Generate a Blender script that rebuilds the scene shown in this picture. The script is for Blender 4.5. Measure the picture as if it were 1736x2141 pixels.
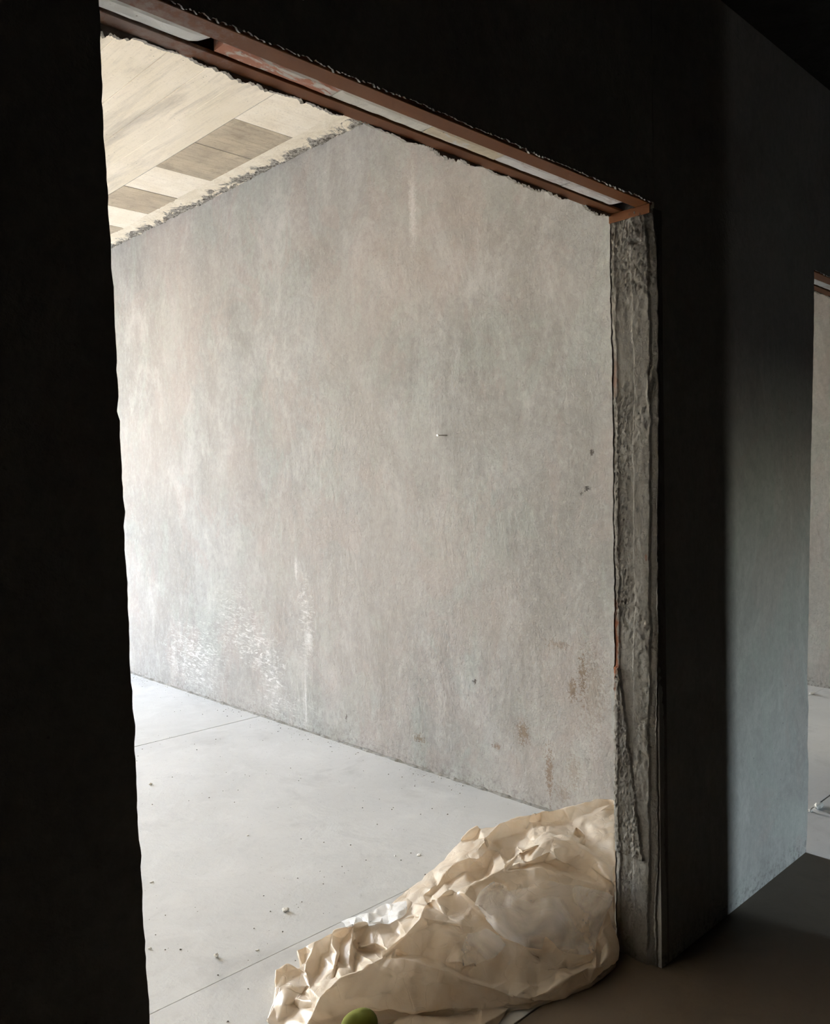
import bpy, bmesh, math, random
from mathutils import Vector, Matrix, noise
from mathutils.geometry import delaunay_2d_cdt

random.seed(7)
S = bpy.context.scene
for o in list(bpy.data.objects):
    bpy.data.objects.remove(o)
COL = S.collection

# ------------------------------------------------------------------ camera
FPX, YAW, PITCH, ROLL = 1751.6, 0.8037, 0.0337, -0.0202
CAM = Vector((0.0, -1.2206, 1.4))
FW = Vector((math.cos(YAW) * math.cos(PITCH), math.sin(YAW) * math.cos(PITCH), -math.sin(PITCH)))
R0 = Vector((math.sin(YAW), -math.cos(YAW), 0))
U0 = R0.cross(FW)
RT = R0 * math.cos(ROLL) + U0 * math.sin(ROLL)
UP = -R0 * math.sin(ROLL) + U0 * math.cos(ROLL)
cd = bpy.data.cameras.new('camera')
cam = bpy.data.objects.new('camera', cd)
COL.objects.link(cam)
M3 = Matrix((RT, UP, -FW)).transposed().to_4x4()
M3.translation = CAM
cam.matrix_world = M3
cd.sensor_fit = 'HORIZONTAL'
cd.sensor_width = 36.0
cd.lens = FPX / 1736 * 36.0
cd.clip_start = 0.02
S.camera = cam


def onz(px, py, z):
    """point at height z seen at a pixel of the 1736 x 2141 photograph"""
    d = FW + RT * ((px - 868) / FPX) - UP * ((py - 1070.5) / FPX)
    return CAM + d * ((z - CAM.z) / d.z)


# ------------------------------------------------------------------ world, sun, exposure
w = bpy.data.worlds.new('sky')
S.world = w
w.use_nodes = True
nt = w.node_tree
nt.nodes.clear()
sky = nt.nodes.new('ShaderNodeTexSky')
sky.sky_type = 'NISHITA'
sky.sun_disc = False
sky.sun_elevation = math.radians(30)
sky.sun_rotation = math.radians(24)
sky.dust_density = 1.0
bg = nt.nodes.new('ShaderNodeBackground')
bg.inputs[1].default_value = 1.45
wo = nt.nodes.new('ShaderNodeOutputWorld')
hs = nt.nodes.new('ShaderNodeHueSaturation')
hs.inputs['Saturation'].default_value = 0.75      # hazy, whitish sky
nt.links.new(sky.outputs[0], hs.inputs['Color'])
nt.links.new(hs.outputs[0], bg.inputs[0])
nt.links.new(bg.outputs[0], wo.inputs[0])

sd = bpy.data.lights.new('sun', 'SUN')
sd.energy = 1.7
sd.color = (1.0, 1.0, 1.0)
sd.angle = math.radians(0.6)
sun = bpy.data.objects.new('sun', sd)
COL.objects.link(sun)
SUN_TO = Vector((-0.45, -1.0, -0.62)).normalized()   # high sun on the balcony side; its patch lies deep in the rooms, out of frame
sun.rotation_euler = SUN_TO.to_track_quat('-Z', 'Y').to_euler()


def portal(x0, x1, y, z0, z1, sgn):
    """sampling portal filling a real opening (gives off no light of its own)"""
    a = bpy.data.lights.new('window_portal', 'AREA')
    a.shape = 'RECTANGLE'
    a.size, a.size_y = x1 - x0, z1 - z0
    a.cycles.is_portal = True
    o = bpy.data.objects.new('window_portal', a)
    COL.objects.link(o)
    o.location = ((x0 + x1) / 2, y, (z0 + z1) / 2)
    o.rotation_euler = (math.radians(-90 * sgn), 0, 0)


S.view_settings.view_transform = 'Standard'
S.view_settings.look = 'None'
S.view_settings.gamma = 1.0
S.view_settings.use_curve_mapping = False
S.view_settings.exposure = 1.70
S.cycles.max_bounces = 8
S.cycles.diffuse_bounces = 5
S.cycles.transparent_max_bounces = 12
S.cycles.use_denoising = True
S.cycles.use_adaptive_sampling = True
S.cycles.adaptive_threshold = 0.08
S.cycles.adaptive_min_samples = 24
S.cycles.sample_clamp_indirect = 8.0
S.cycles.caustics_reflective = False
S.cycles.caustics_refractive = False

# ------------------------------------------------------------------ dimensions
XL, XR, TH, HL = 0.566, 2.109, 0.137, 2.162      # first doorway: left, right, wall thickness, lintel height
XW, XW2 = 2.828, 5.735                            # long walls of the lit rooms
XD2, XD2R = 3.215, 4.30                           # second doorway
H1, H2 = 3.231, 2.871                             # ceilings: lit rooms, dark hall
YF = 8.4                                          # window wall
XWEST = -1.3


# ------------------------------------------------------------------ materials
class NB:
    def __init__(self, name):
        self.m = bpy.data.materials.new(name)
        self.m.use_nodes = True
        self.t = self.m.node_tree
        self.b = self.t.nodes['Principled BSDF']
        self.out = self.t.nodes['Material Output']
        self.co = self.n('ShaderNodeTexCoord').outputs['Object']

    def n(self, kind, **kw):
        x = self.t.nodes.new(kind)
        for k, v in kw.items():
            setattr(x, k, v)
        return x

    def l(self, a, b):
        self.t.links.new(a, b)

    def set(self, sock, v):
        if hasattr(v, 'links') or isinstance(v, bpy.types.NodeSocket):
            self.l(v, sock)
        else:
            sock.default_value = v

    def map(self, scale=(1, 1, 1), rot=(0, 0, 0), loc=(0, 0, 0), src=None):
        x = self.n('ShaderNodeMapping')
        x.inputs['Scale'].default_value = scale
        x.inputs['Rotation'].default_value = rot
        x.inputs['Location'].default_value = loc
        self.l(src or self.co, x.inputs[0])
        return x.outputs[0]

    def noise(self, scale, detail=4, rough=0.55, dist=0.0, vec=None):
        x = self.n('ShaderNodeTexNoise')
        x.inputs['Scale'].default_value = scale
        x.inputs['Detail'].default_value = detail
        x.inputs['Roughness'].default_value = rough
        x.inputs['Distortion'].default_value = dist
        self.l(vec or self.co, x.inputs['Vector'])
        return x.outputs[0]

    def voro(self, scale, vec=None, feature='F1'):
        x = self.n('ShaderNodeTexVoronoi')
        x.feature = feature
        x.inputs['Scale'].default_value = scale
        self.l(vec or self.co, x.inputs['Vector'])
        return x.outputs['Distance']

    def rng(self, v, a, b, c=0.0, d=1.0):
        x = self.n('ShaderNodeMapRange')
        x.inputs['From Min'].default_value = a
        x.inputs['From Max'].default_value = b
        x.inputs['To Min'].default_value = c
        x.inputs['To Max'].default_value = d
        self.l(v, x.inputs[0])
        return x.outputs[0]

    def math(self, op, a, b=None):
        x = self.n('ShaderNodeMath', operation=op)
        self.set(x.inputs[0], a)
        if b is not None:
            self.set(x.inputs[1], b)
        return x.outputs[0]

    def mix(self, f, a, b):
        x = self.n('ShaderNodeMix', data_type='RGBA')
        self.set(x.inputs[0], f)
        for s, v in ((x.inputs[6], a), (x.inputs[7], b)):
            self.set(s, v if isinstance(v, bpy.types.NodeSocket) else (*v, 1))
        return x.outputs[2]

    def bump(self, h, strength, dist, prev=None):
        x = self.n('ShaderNodeBump')
        x.inputs['Strength'].default_value = strength
        x.inputs['Distance'].default_value = dist
        self.l(h, x.inputs['Height'])
        if prev:
            self.l(prev, x.inputs['Normal'])
        return x.outputs[0]

    def blob(self, c, r, edge=0.5, nz=None, amt=0.5):
        """mask: 1 inside an ellipsoid at c with radii r, ragged by a noise"""
        p = self.map(tuple(1 / q for q in r), (0, 0, 0), tuple(-a / q for a, q in zip(c, r)))
        x = self.n('ShaderNodeVectorMath', operation='LENGTH')
        self.l(p, x.inputs[0])
        d = x.outputs['Value']
        if nz is not None:
            d = self.math('ADD', d, self.rng(nz, 0.3, 0.7, -amt, amt))
        return self.rng(d, 1.0, 1.0 - edge)

    def fin(self, col, rough=0.9, nrm=None, spec=0.2):
        self.set(self.b.inputs['Base Color'], col if isinstance(col, bpy.types.NodeSocket) else (*col, 1))
        self.set(self.b.inputs['Roughness'], rough)
        self.b.inputs['Specular IOR Level'].default_value = spec
        if nrm:
            self.l(nrm, self.b.inputs['Normal'])
        return self.m


def plaster(name, ca, cb, cc, marks=False):
    k = NB(name)
    v1 = k.map((1, 1, 0.42))
    v2 = k.map((1, 1, 0.40))
    big = k.noise(1.5, 4, 0.62, 0.4, v1)
    mid = k.noise(5.0, 6, 0.68, 0.5, v1)
    streak = k.noise(16, 4, 0.66, 0.3, v2)
    fine = k.noise(90, 2, 0.6)
    sw = k.noise(3.0, 7, 0.74, 0.6, k.map((1, 1, 0.6), loc=(3, 1, 7)))
    col = k.mix(k.rng(big, 0.36, 0.64), ca, cb)
    col = k.mix(k.rng(mid, 0.50, 0.72, 0, 0.55), col, cc)
    dk = tuple(c * 0.72 for c in ca)
    col = k.mix(k.rng(streak, 0.55, 0.78, 0, 0.25), col, dk)
    pa = k.noise(2.3, 7, 0.66, 0.9, k.map((1, 1, 0.65), loc=(8, 2, 4)))
    col = k.mix(k.rng(pa, 0.515, 0.565, 0, 0.45), col, (cb[0] * 0.96, cb[1] * 1.02, cb[2] * 0.98))
    pb = k.noise(2.9, 7, 0.68, 0.9, k.map((1, 1, 0.65), loc=(1, 7, 9)))
    col = k.mix(k.rng(pb, 0.53, 0.575, 0, 0.45), col, (ca[0] * 1.16, ca[1] * 1.06, ca[2] * 1.05))
    col = k.mix(k.rng(sw, 0.53, 0.68, 0, 0.5), col, tuple(min(1, c * 1.16) for c in cc))
    col = k.mix(k.rng(sw, 0.46, 0.34, 0, 0.45), col, dk)
    mott = k.noise(38, 4, 0.72, 0.2, k.map((1, 1, 0.85)))
    col = k.mix(k.rng(mott, 0.50, 0.70, 0, 0.35), col, dk)
    col = k.mix(k.rng(mott, 0.48, 0.32, 0, 0.25), col, tuple(min(1, c * 1.12) for c in cc))
    pit = k.math('MULTIPLY', k.rng(k.voro(24), 0.07, 0.03), k.rng(k.noise(1.1, 3), 0.5, 0.66))
    col = k.mix(pit, col, (0.12, 0.10, 0.085))
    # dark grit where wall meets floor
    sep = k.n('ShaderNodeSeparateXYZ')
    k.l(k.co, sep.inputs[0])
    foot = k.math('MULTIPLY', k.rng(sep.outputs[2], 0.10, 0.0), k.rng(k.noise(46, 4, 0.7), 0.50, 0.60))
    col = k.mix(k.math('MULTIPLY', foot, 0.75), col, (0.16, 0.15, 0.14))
    if marks:
        n1 = k.noise(26, 5, 0.7)
        n2 = k.noise(85, 5, 0.8, 0.6)
        white = (0.86, 0.87, 0.88)
        nsm = k.noise(30, 6, 0.7, 2.0, k.map((1, 0.35, 1.4), (0.5, 0, 0)))
        smear = k.rng(nsm, 0.50, 0.64)
        for c, r, a in (((XW, 3.10, 0.40), (0.3, 0.30, 0.17), .6), ((XW, 2.97, 0.26), (0.3, 0.16, 0.20), .5),
                        ((XW, 3.35, 0.55), (0.3, 0.4, 0.30), 0.4), ((XW, 2.85, 0.10), (0.3, 0.4, 0.14), .4),
                        ((XW, 2.62, 0.62), (0.3, 0.10, 0.32), 0.6), ((XW, 3.9, 0.25), (0.3, 0.5, 0.3), 0.6)):
            m = k.math('MULTIPLY', k.blob(c, r, 0.8, n1, 0.3), smear)
            col = k.mix(k.math('MULTIPLY', m, a), col, white)
        for c, r in (((XW, 2.60, 0.53), (0.3, 0.045, 0.10)), ((XW, 2.64, 0.17), (0.3, 0.012, 0.22)),
                     ((XW, 1.69, 2.72), (0.3, 0.03, 0.22)), ((XW, 2.71, 0.92), (0.3, 0.02, 0.08))):
            col = k.mix(k.math('MULTIPLY', k.blob(c, r, 0.9, n2, 0.6), 0.4), col, white)
        rust = (0.17, 0.115, 0.07)
        for c, r, a in (((XW, 0.925, 0.17), (0.3, 0.020, 0.10), .95), ((XW, 0.855, 0.10), (0.3, 0.035, 0.035), .55),
                        ((XW, 1.061, 0.31), (0.3, 0.030, 0.045), .85), ((XW, 1.213, 0.218), (0.3, 0.022, 0.015), .8),
                        ((XW, 0.75, 0.61), (0.3, 0.018, 0.09), .7), ((XW, 0.80, 0.54), (0.3, 0.02, 0.045), .8),
                        ((XW, 0.70, 0.55), (0.3, 0.06, 0.16), .35), ((XW, 0.80, 0.20), (0.3, 0.03, 0.07), .45),
                        ((XW, 1.711, 0.148), (0.3, 0.035, 0.022), .7), ((XW, 0.87, 0.72), (0.3, 0.06, 0.018), .5)):
            col = k.mix(k.math('MULTIPLY', k.blob(c, r, 0.45, n2, 1.5), a), col, rust)
        dark = (0.09, 0.08, 0.075)
        for c, r in (((XW, 0.693, 1.510), (0.3, 0.012, 0.012)), ((XW, 0.718, 1.366), (0.3, 0.013, 0.011)),
                     ((XW, 0.745, 1.35), (0.3, 0.006, 0.008)), ((XW, 1.34, 0.49), (0.3, 0.012, 0.01)),
                     ((XW, 2.28, 0.145), (0.3, 0.008, 0.02))):
            col = k.mix(k.blob(c, r, 0.4, n2, 1.1), col, dark)
        tint = k.rng(k.noise(0.9, 3, 0.5, 0, k.map(loc=(5, 2, 1))), 0.42, 0.62, 0, 0.5)
        col = k.mix(tint, col, k.mix(0.5, col, (0.50, 0.44, 0.40)))
    nr = k.bump(big, 0.25, 0.05)
    nr = k.bump(sw, 0.35, 0.012, nr)
    nr = k.bump(streak, 0.3, 0.006, nr)
    nr = k.bump(mott, 0.5, 0.006, nr)
    nr = k.bump(fine, 0.5, 0.0025, nr)
    return k.fin(col, 0.88, nr, 0.25)


def rough_mortar(name, ca, cb, bumpd=0.008):
    k = NB(name)
    a = k.noise(9, 8, 0.65, 1.0, k.map((1, 1, 0.5)))
    b = k.noise(55, 6, 0.7, 0.5)
    col = k.mix(k.rng(a, 0.35, 0.65), ca, cb)
    col = k.mix(k.rng(b, 0.55, 0.75, 0, 0.6), col, tuple(c * 0.45 for c in ca))
    nr = k.bump(a, 0.5, 0.02)
    nr = k.bump(b, 0.8, bumpd, nr)
    return k.fin(col, 0.93, nr, 0.15)


def jamb_mat():
    k = NB('jamb_mortar')
    a = k.noise(9, 8, 0.65, 1.2, k.map((1, 1, 0.35)))
    b = k.noise(60, 7, 0.72, 0.5)
    c = k.noise(140, 4, 0.7)
    col = k.mix(k.rng(a, 0.35, 0.65), (0.20, 0.185, 0.165), (0.30, 0.285, 0.26))
    col = k.mix(k.rng(b, 0.56, 0.74, 0, 0.55), col, (0.08, 0.07, 0.06))
    col = k.mix(k.rng(b, 0.42, 0.30, 0, 0.4), col, (0.42, 0.41, 0.39))
    n2 = k.noise(40, 5, 0.7)
    for cc, r, al in (((XR, .137, 0.93), (0.05, 0.016, 0.16), .95), ((XR, .127, 1.70), (0.05, 0.014, 0.07), .5), ((XR, .03, 1.18), (.05, .006, .012), .6)):
        col = k.mix(k.math('MULTIPLY', k.blob(cc, r, 0.6, n2, 0.5), al), col, (0.21, 0.075, 0.036))
    nr = k.bump(a, 0.3, 0.02)
    nr = k.bump(b, 0.9, 0.008, nr)
    nr = k.bump(c, 0.5, 0.003, nr)
    return k.fin(col, 0.95, nr, 0.12)


def smear_mat():
    k = NB('mortar_smear')
    a = k.noise(9, 8, 0.65, 1.0)
    b = k.noise(60, 6, 0.7, 0.8)
    col = k.mix(k.rng(a, 0.38, 0.62), (0.74, 0.66, 0.52), (0.82, 0.75, 0.62))
    sep = k.n('ShaderNodeSeparateXYZ')
    k.l(k.co, sep.inputs[0])
    near = k.rng(sep.outputs[0], 2.70, 2.82, -0.16, 0.14)
    m = k.rng(k.math('ADD', k.noise(7, 8, 0.7, 1.5), near), 0.50, 0.56)
    grey = k.mix(k.rng(b, 0.42, 0.58), (0.10, 0.09, 0.075), (0.44, 0.41, 0.36))
    col = k.mix(m, col, grey)
    return k.fin(col, 0.93, k.bump(b, 0.7, 0.007, k.bump(a, 0.4, 0.01)), 0.15)


def steel_mat():
    k = NB('brown_primer_steel')
    a = k.noise(7, 6, 0.6, 0.5, k.map((0.4, 1, 1)))
    b = k.noise(60, 5, 0.7)
    col = k.mix(k.rng(a, 0.35, 0.7), (0.165, 0.056, 0.016), (0.21, 0.077, 0.023))
    col = k.mix(k.rng(b, 0.66, 0.74, 0, 0.35), col, (0.33, 0.20, 0.12))
    dust = k.math('MULTIPLY', k.blob((0.66, 0.1, HL), (0.16, 0.12, 0.05), 0.8, b, 0.6), 0.65)
    col = k.mix(dust, col, (0.30, 0.24, 0.21))
    return k.fin(col, 0.6, k.bump(b, 0.25, 0.002), 0.3)


def brick_mat(name, base, spot, flake=None):
    k = NB(name)
    a = k.noise(16, 6, 0.65, 0.8)
    b = k.voro(70)
    col = k.mix(k.rng(a, 0.42, 0.68, 0, 0.5), base, tuple(c * 0.86 for c in base))
    if flake:
        col = k.mix(k.rng(k.noise(22, 7, 0.7, 1.0, k.map((0.5, 1, 1))), 0.52, 0.58), col, flake)
    m = k.math('MULTIPLY', k.rng(b, 0.16, 0.06), k.rng(k.noise(12, 3), 0.48, 0.6))
    col = k.mix(k.math('MULTIPLY', m, 0.8), col, spot)
    return k.fin(col, 0.85, k.bump(a, 0.4, 0.004), 0.2)


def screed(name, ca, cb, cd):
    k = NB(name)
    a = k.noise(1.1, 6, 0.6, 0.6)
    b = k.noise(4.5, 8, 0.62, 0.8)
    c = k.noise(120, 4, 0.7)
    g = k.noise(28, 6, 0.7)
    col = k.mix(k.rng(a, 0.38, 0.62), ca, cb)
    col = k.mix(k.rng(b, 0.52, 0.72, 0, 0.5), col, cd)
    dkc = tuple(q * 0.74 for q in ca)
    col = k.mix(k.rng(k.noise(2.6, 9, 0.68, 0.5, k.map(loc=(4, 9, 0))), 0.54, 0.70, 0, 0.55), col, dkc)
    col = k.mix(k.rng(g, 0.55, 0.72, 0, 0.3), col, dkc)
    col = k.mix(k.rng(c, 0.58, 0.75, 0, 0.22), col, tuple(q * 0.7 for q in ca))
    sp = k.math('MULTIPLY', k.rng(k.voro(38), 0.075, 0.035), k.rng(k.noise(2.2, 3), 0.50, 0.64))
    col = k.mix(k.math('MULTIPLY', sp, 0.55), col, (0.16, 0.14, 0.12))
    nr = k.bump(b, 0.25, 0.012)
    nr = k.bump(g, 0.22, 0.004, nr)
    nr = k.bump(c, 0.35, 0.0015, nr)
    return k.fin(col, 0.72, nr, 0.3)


def board_mat(name, ca, cb, stain, amt=0.4):
    k = NB(name)
    g = k.noise(14, 8, 0.65, 0.6, k.map((3.0, 0.22, 1)))
    s = k.noise(3.0, 6, 0.6, 0.5, k.map((1.6, 0.6, 1)))
    f = k.noise(80, 4, 0.7)
    col = k.mix(k.rng(s, 0.38, 0.62), ca, cb)
    col = k.mix(k.rng(g, 0.52, 0.74, 0, amt), col, stain)
    gr_ = k.noise(2.2, 9, 0.72, 0.4, k.map((2.4, 0.35, 1), loc=(1, 3, 0)))
    col = k.mix(k.rng(gr_, 0.50, 0.66, 0, 0.6), col, (0.40, 0.36, 0.30))
    col = k.mix(k.rng(f, 0.56, 0.74, 0, 0.35), col, (0.36, 0.31, 0.24))
    sp = k.math('MULTIPLY', k.rng(k.voro(30), 0.11, 0.05), k.rng(k.noise(3, 3), 0.46, 0.58))
    col = k.mix(k.math('MULTIPLY', sp, 0.8), col, (0.12, 0.09, 0.06))
    return k.fin(col, 0.85, k.bump(f, 0.3, 0.002, k.bump(g, 0.35, 0.004)), 0.2)


def panel_mat(name, ca, cb, stain, amt):
    k = NB(name)
    g = k.noise(14, 8, 0.7, 0.4, k.map((0.3, 3.0, 1), (0, 0, 0.12)))
    s = k.noise(5.0, 6, 0.6, 0.5)
    col = k.mix(k.rng(s, 0.38, 0.62), ca, cb)
    col = k.mix(k.rng(g, 0.48, 0.70, 0, amt), col, stain)
    col = k.mix(k.rng(k.noise(9, 9, 0.72, 0.3), 0.52, 0.66, 0, amt * .8), col, tuple(q * .9 for q in stain))
    col = k.mix(k.rng(k.noise(90, 4, 0.7), 0.55, 0.7, 0, 0.4), col, tuple(q * .6 for q in stain))
    sp = k.math('MULTIPLY', k.rng(k.voro(30), 0.09, 0.04), k.rng(k.noise(3, 3), 0.5, 0.62))
    col = k.mix(k.math('MULTIPLY', sp, 0.7), col, (0.12, 0.09, 0.06))
    return k.fin(col, 0.85, k.bump(g, 0.35, 0.003), 0.2)


def plastic_mat(name, base, light, transl, rough):
    k = NB(name)
    a = k.noise(5, 6, 0.6, 1.2)
    cr = k.noise(20, 7, 0.62, 2.5)
    wr = k.n('ShaderNodeTexVoronoi', feature='DISTANCE_TO_EDGE')
    wr.inputs['Scale'].default_value = 11
    dv = k.n('ShaderNodeVectorMath', operation='ADD')
    nn = k.n('ShaderNodeTexNoise')
    nn.inputs['Scale'].default_value = 7
    k.l(k.co, nn.inputs['Vector'])
    sc = k.n('ShaderNodeVectorMath', operation='SCALE')
    sc.inputs['Scale'].default_value = 0.16
    k.l(nn.outputs['Color'], sc.inputs[0])
    k.l(k.co, dv.inputs[0])
    k.l(sc.outputs[0], dv.inputs[1])
    k.l(dv.outputs[0], wr.inputs['Vector'])
    col = k.mix(k.rng(a, 0.42, 0.66), base, light)
    dust = k.rng(k.noise(60, 5, 0.7), 0.62, 0.70, 0, 0.5)
    col = k.mix(dust, col, (0.78, 0.74, 0.68))
    nr = k.bump(k.rng(wr.outputs['Distance'], 0.0, 0.03), 0.22, 0.004)
    nr = k.bump(cr, 0.22, 0.006, nr)
    k.fin(col, rough, nr, 0.5)
    tr = k.n('ShaderNodeBsdfTranslucent')
    k.l(col, tr.inputs['Color'])
    k.l(nr, tr.inputs['Normal'])
    ms = k.n('ShaderNodeMixShader')
    ms.inputs[0].default_value = transl
    k.l(k.b.outputs[0], ms.inputs[1])
    k.l(tr.outputs[0], ms.inputs[2])
    k.l(ms.outputs[0], k.out.inputs[0])
    return k, ms


def flat(name, col, rough=0.8, metal=0.0):
    k = NB(name)
    n = k.noise(40, 5, 0.65)
    c = k.mix(k.rng(n, 0.4, 0.7, 0, 0.5), col, tuple(x * 0.75 for x in col))
    k.b.inputs['Metallic'].default_value = metal
    return k.fin(c, rough, k.bump(n, 0.3, 0.002), 0.3)


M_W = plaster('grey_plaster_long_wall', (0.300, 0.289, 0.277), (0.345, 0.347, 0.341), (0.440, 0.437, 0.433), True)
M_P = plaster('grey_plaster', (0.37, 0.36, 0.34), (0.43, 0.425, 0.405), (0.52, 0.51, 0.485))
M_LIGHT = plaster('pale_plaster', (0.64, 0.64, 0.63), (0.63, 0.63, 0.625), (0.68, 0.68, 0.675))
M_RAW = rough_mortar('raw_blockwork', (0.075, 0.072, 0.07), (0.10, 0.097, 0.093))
M_JAMB = jamb_mat()
M_EDGE = rough_mortar('ragged_mortar', (0.22, 0.21, 0.19), (0.34, 0.33, 0.31), 0.006)
M_SMEAR = smear_mat()
M_STEEL = steel_mat()
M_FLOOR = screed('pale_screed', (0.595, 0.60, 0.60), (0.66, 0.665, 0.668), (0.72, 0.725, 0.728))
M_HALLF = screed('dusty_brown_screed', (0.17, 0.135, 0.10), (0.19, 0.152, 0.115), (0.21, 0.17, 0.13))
M_BOARDS = [board_mat('ceiling_board_%d' % i, (0.76, 0.68, 0.54), (0.82, 0.74, 0.61), st, am) for i, (st, am) in
            enumerate((((0.50, 0.44, 0.35), 0.35), ((0.46, 0.41, 0.33), 0.5), ((0.56, 0.49, 0.38), 0.25)))]
M_PAN_L = panel_mat('pale_panel_print', (0.82, 0.74, 0.60), (0.87, 0.80, 0.68), (0.62, 0.53, 0.41), 0.3)
M_PAN_D = panel_mat('tan_panel_print', (0.44, 0.37, 0.28), (0.54, 0.46, 0.34), (0.28, 0.23, 0.17), 0.6)
M_GROUND = flat('sunlit_earth', (0.42, 0.39, 0.34), 0.95)
M_LOW_BOUNCE = flat('low_bounce_ground', (0.05, 0.045, 0.035), 0.95)  # unseen ground, coloured dark so it throws little light up the hall wall
M_NAIL = flat('nail_steel', (0.30, 0.28, 0.26), 0.35, 0.9)
M_CRUMB = flat('white_plaster_crumb', (0.78, 0.77, 0.74), 0.9)
M_GRIT = flat('dark_grit', (0.16, 0.145, 0.13), 0.9)
M_GREEN = flat('olive_green_plastic', (0.15, 0.16, 0.02), 0.95)
M_JOINT = flat('joint_dirt', (0.07, 0.06, 0.05), 0.95)


# ------------------------------------------------------------------ mesh helpers
def mesh(name, v, f, mat=None, parent=None, smooth=False):
    me = bpy.data.meshes.new(name)
    me.from_pydata([tuple(p) for p in v], [], f)
    me.validate()
    me.update()
    if mat:
        me.materials.append(mat)
    if smooth:
        for p in me.polygons:
            p.use_smooth = True
    o = bpy.data.objects.new(name, me)
    COL.objects.link(o)
    if parent:
        o.parent = parent
    return o


class MB:
    def __init__(self):
        self.v, self.f = [], []

    def box(self, x0, x1, y0, y1, z0, z1):
        n = len(self.v)
        self.v += [(x, y, z) for z in (z0, z1) for y in (y0, y1) for x in (x0, x1)]
        for q in ((0, 2, 3, 1), (4, 5, 7, 6), (0, 1, 5, 4), (2, 6, 7, 3), (0, 4, 6, 2), (1, 3, 7, 5)):
            self.f.append(tuple(n + i for i in q))
        return self

    def prism_xz(self, pts, y0, y1):
        """polygon in (x, z), anticlockwise seen from -Y, extruded along Y"""
        n, k = len(self.v), len(pts)
        self.v += [(x, y0, z) for x, z in pts] + [(x, y1, z) for x, z in pts]
        self.f.append(tuple(range(n, n + k)))
        self.f.append(tuple(range(n + 2 * k - 1, n + k - 1, -1)))
        for i in range(k):
            j = (i + 1) % k
            self.f.append((n + j, n + i, n + k + i, n + k + j))
        return self

    def grid(self, nu, nv, fn):
        n = len(self.v)
        for j in range(nv + 1):
            for i in range(nu + 1):
                self.v.append(tuple(fn(i / nu, j / nv)))
        for j in range(nv):
            for i in range(nu):
                a = n + j * (nu + 1) + i
                self.f.append((a, a + 1, a + nu + 2, a + nu + 1))
        return self

    def build(self, name, mat, parent=None, smooth=False):
        return mesh(name, self.v, self.f, mat, parent, smooth)


def bevel(o, wd=0.004, seg=2):
    m = o.modifiers.new('bevel', 'BEVEL')
    m.width = wd
    m.segments = seg
    m.limit_method = 'ANGLE'


def struct(o, label=None):
    o['kind'] = 'structure'
    if label:
        o['label'] = label
    return o


def tag(o, label, cat, group=None):
    o['label'] = label
    o['category'] = cat
    if group:
        o['group'] = group
    return o


def empty(name, loc):
    o = bpy.data.objects.new(name, None)
    COL.objects.link(o)
    o.location = loc
    o.empty_display_size = 0.05
    return o


def fr(x, y, z, oct=5, h=0.9):
    return noise.fractal(Vector((x, y, z)), h, 2.0, oct)


def lerp_tab(t, tab):
    if t <= tab[0][0]:
        return tab[0][1]
    for (a, va), (b, vb) in zip(tab, tab[1:]):
        if t <= b:
            return va + (vb - va) * (t - a) / (b - a)
    return tab[-1][1]


# ------------------------------------------------------------------ floor, ground
floor = struct(MB().box(-5.1, 6.0, -9.0, YF + .15, -0.20, -0.016).build('floor', M_JOINT),
               'bare screed floor cut by straight joints')
for (x0, x1, y0, y1, m) in ((-5.1, 3.16, -9.0, 0.142, M_HALLF), (3.1605, 6.0, -9.0, -0.30, M_HALLF), (3.1605, 6.0, -0.298, 0.142, M_FLOOR), (-3.1, 6.0, 0.147, 0.8645, M_FLOOR),  # third slab: its pale colour stands in for light pooled at the second doorway
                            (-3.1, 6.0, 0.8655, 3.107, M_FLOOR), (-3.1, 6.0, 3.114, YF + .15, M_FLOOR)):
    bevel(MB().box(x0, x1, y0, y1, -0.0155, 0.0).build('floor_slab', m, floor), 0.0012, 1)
struct(MB().box(-40, 40, 0, 40, -0.42, -0.20).build('ground', M_GROUND), 'sunlit bare earth outside the lit rooms')
struct(MB().box(-40, 40, -40, 0, -0.42, -0.20).build('ground', M_LOW_BOUNCE), 'unseen dark ground added outside the corridor to cut bounce')

# ------------------------------------------------------------------ wall with the two doorways
LJ = [(0.55, 2.2), (0.55, 2.039), (0.551, 1.949), (0.556, 1.76), (0.558, 1.704), (0.559, 1.647), (0.56, 1.54), (0.5575, 1.518),
      (0.561, 1.504), (0.562, 1.417), (0.564, 1.375), (0.566, 1.366), (0.562, 1.345), (0.565, 1.272), (0.566, 1.132),
      (0.569, 1.051), (0.569, 0.947), (0.569, 0.886), (0.5755, 0.833), (0.572, 0.817), (0.574, 0.75), (0.576, 0.659),
      (0.579, 0.589), (0.581, 0.45), (0.582, 0.2), (0.582, 0.0)]
D2J = [(3.266, 2.2), (3.262, 2.0), (3.259, 1.925), (3.249, 1.782), (3.243, 1.657), (3.227, 1.479), (3.221, 1.302), (3.21, 1.124),
       (3.198, 0.858), (3.182, 0.646), (3.194, 0.536), (3.183, 0.394), (3.192, 0.32), (3.185, 0.177), (3.175, 0.071), (3.165, 0.0)]


def dense(tab, amp, step=0.012):
    out = []
    for (xa, za), (xb, zb) in zip(tab, tab[1:]):
        n = max(1, int(abs(zb - za) / step))
        for i in range(n):
            t = i / n
            z = za + (zb - za) * t
            out.append((xa + (xb - xa) * t + amp * noise.noise(Vector((z * 42, xa, 2.2))) + .5 * amp * noise.noise(Vector((z * 130, xa, 7))), z))
    out.append(tab[-1])
    return out


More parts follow.
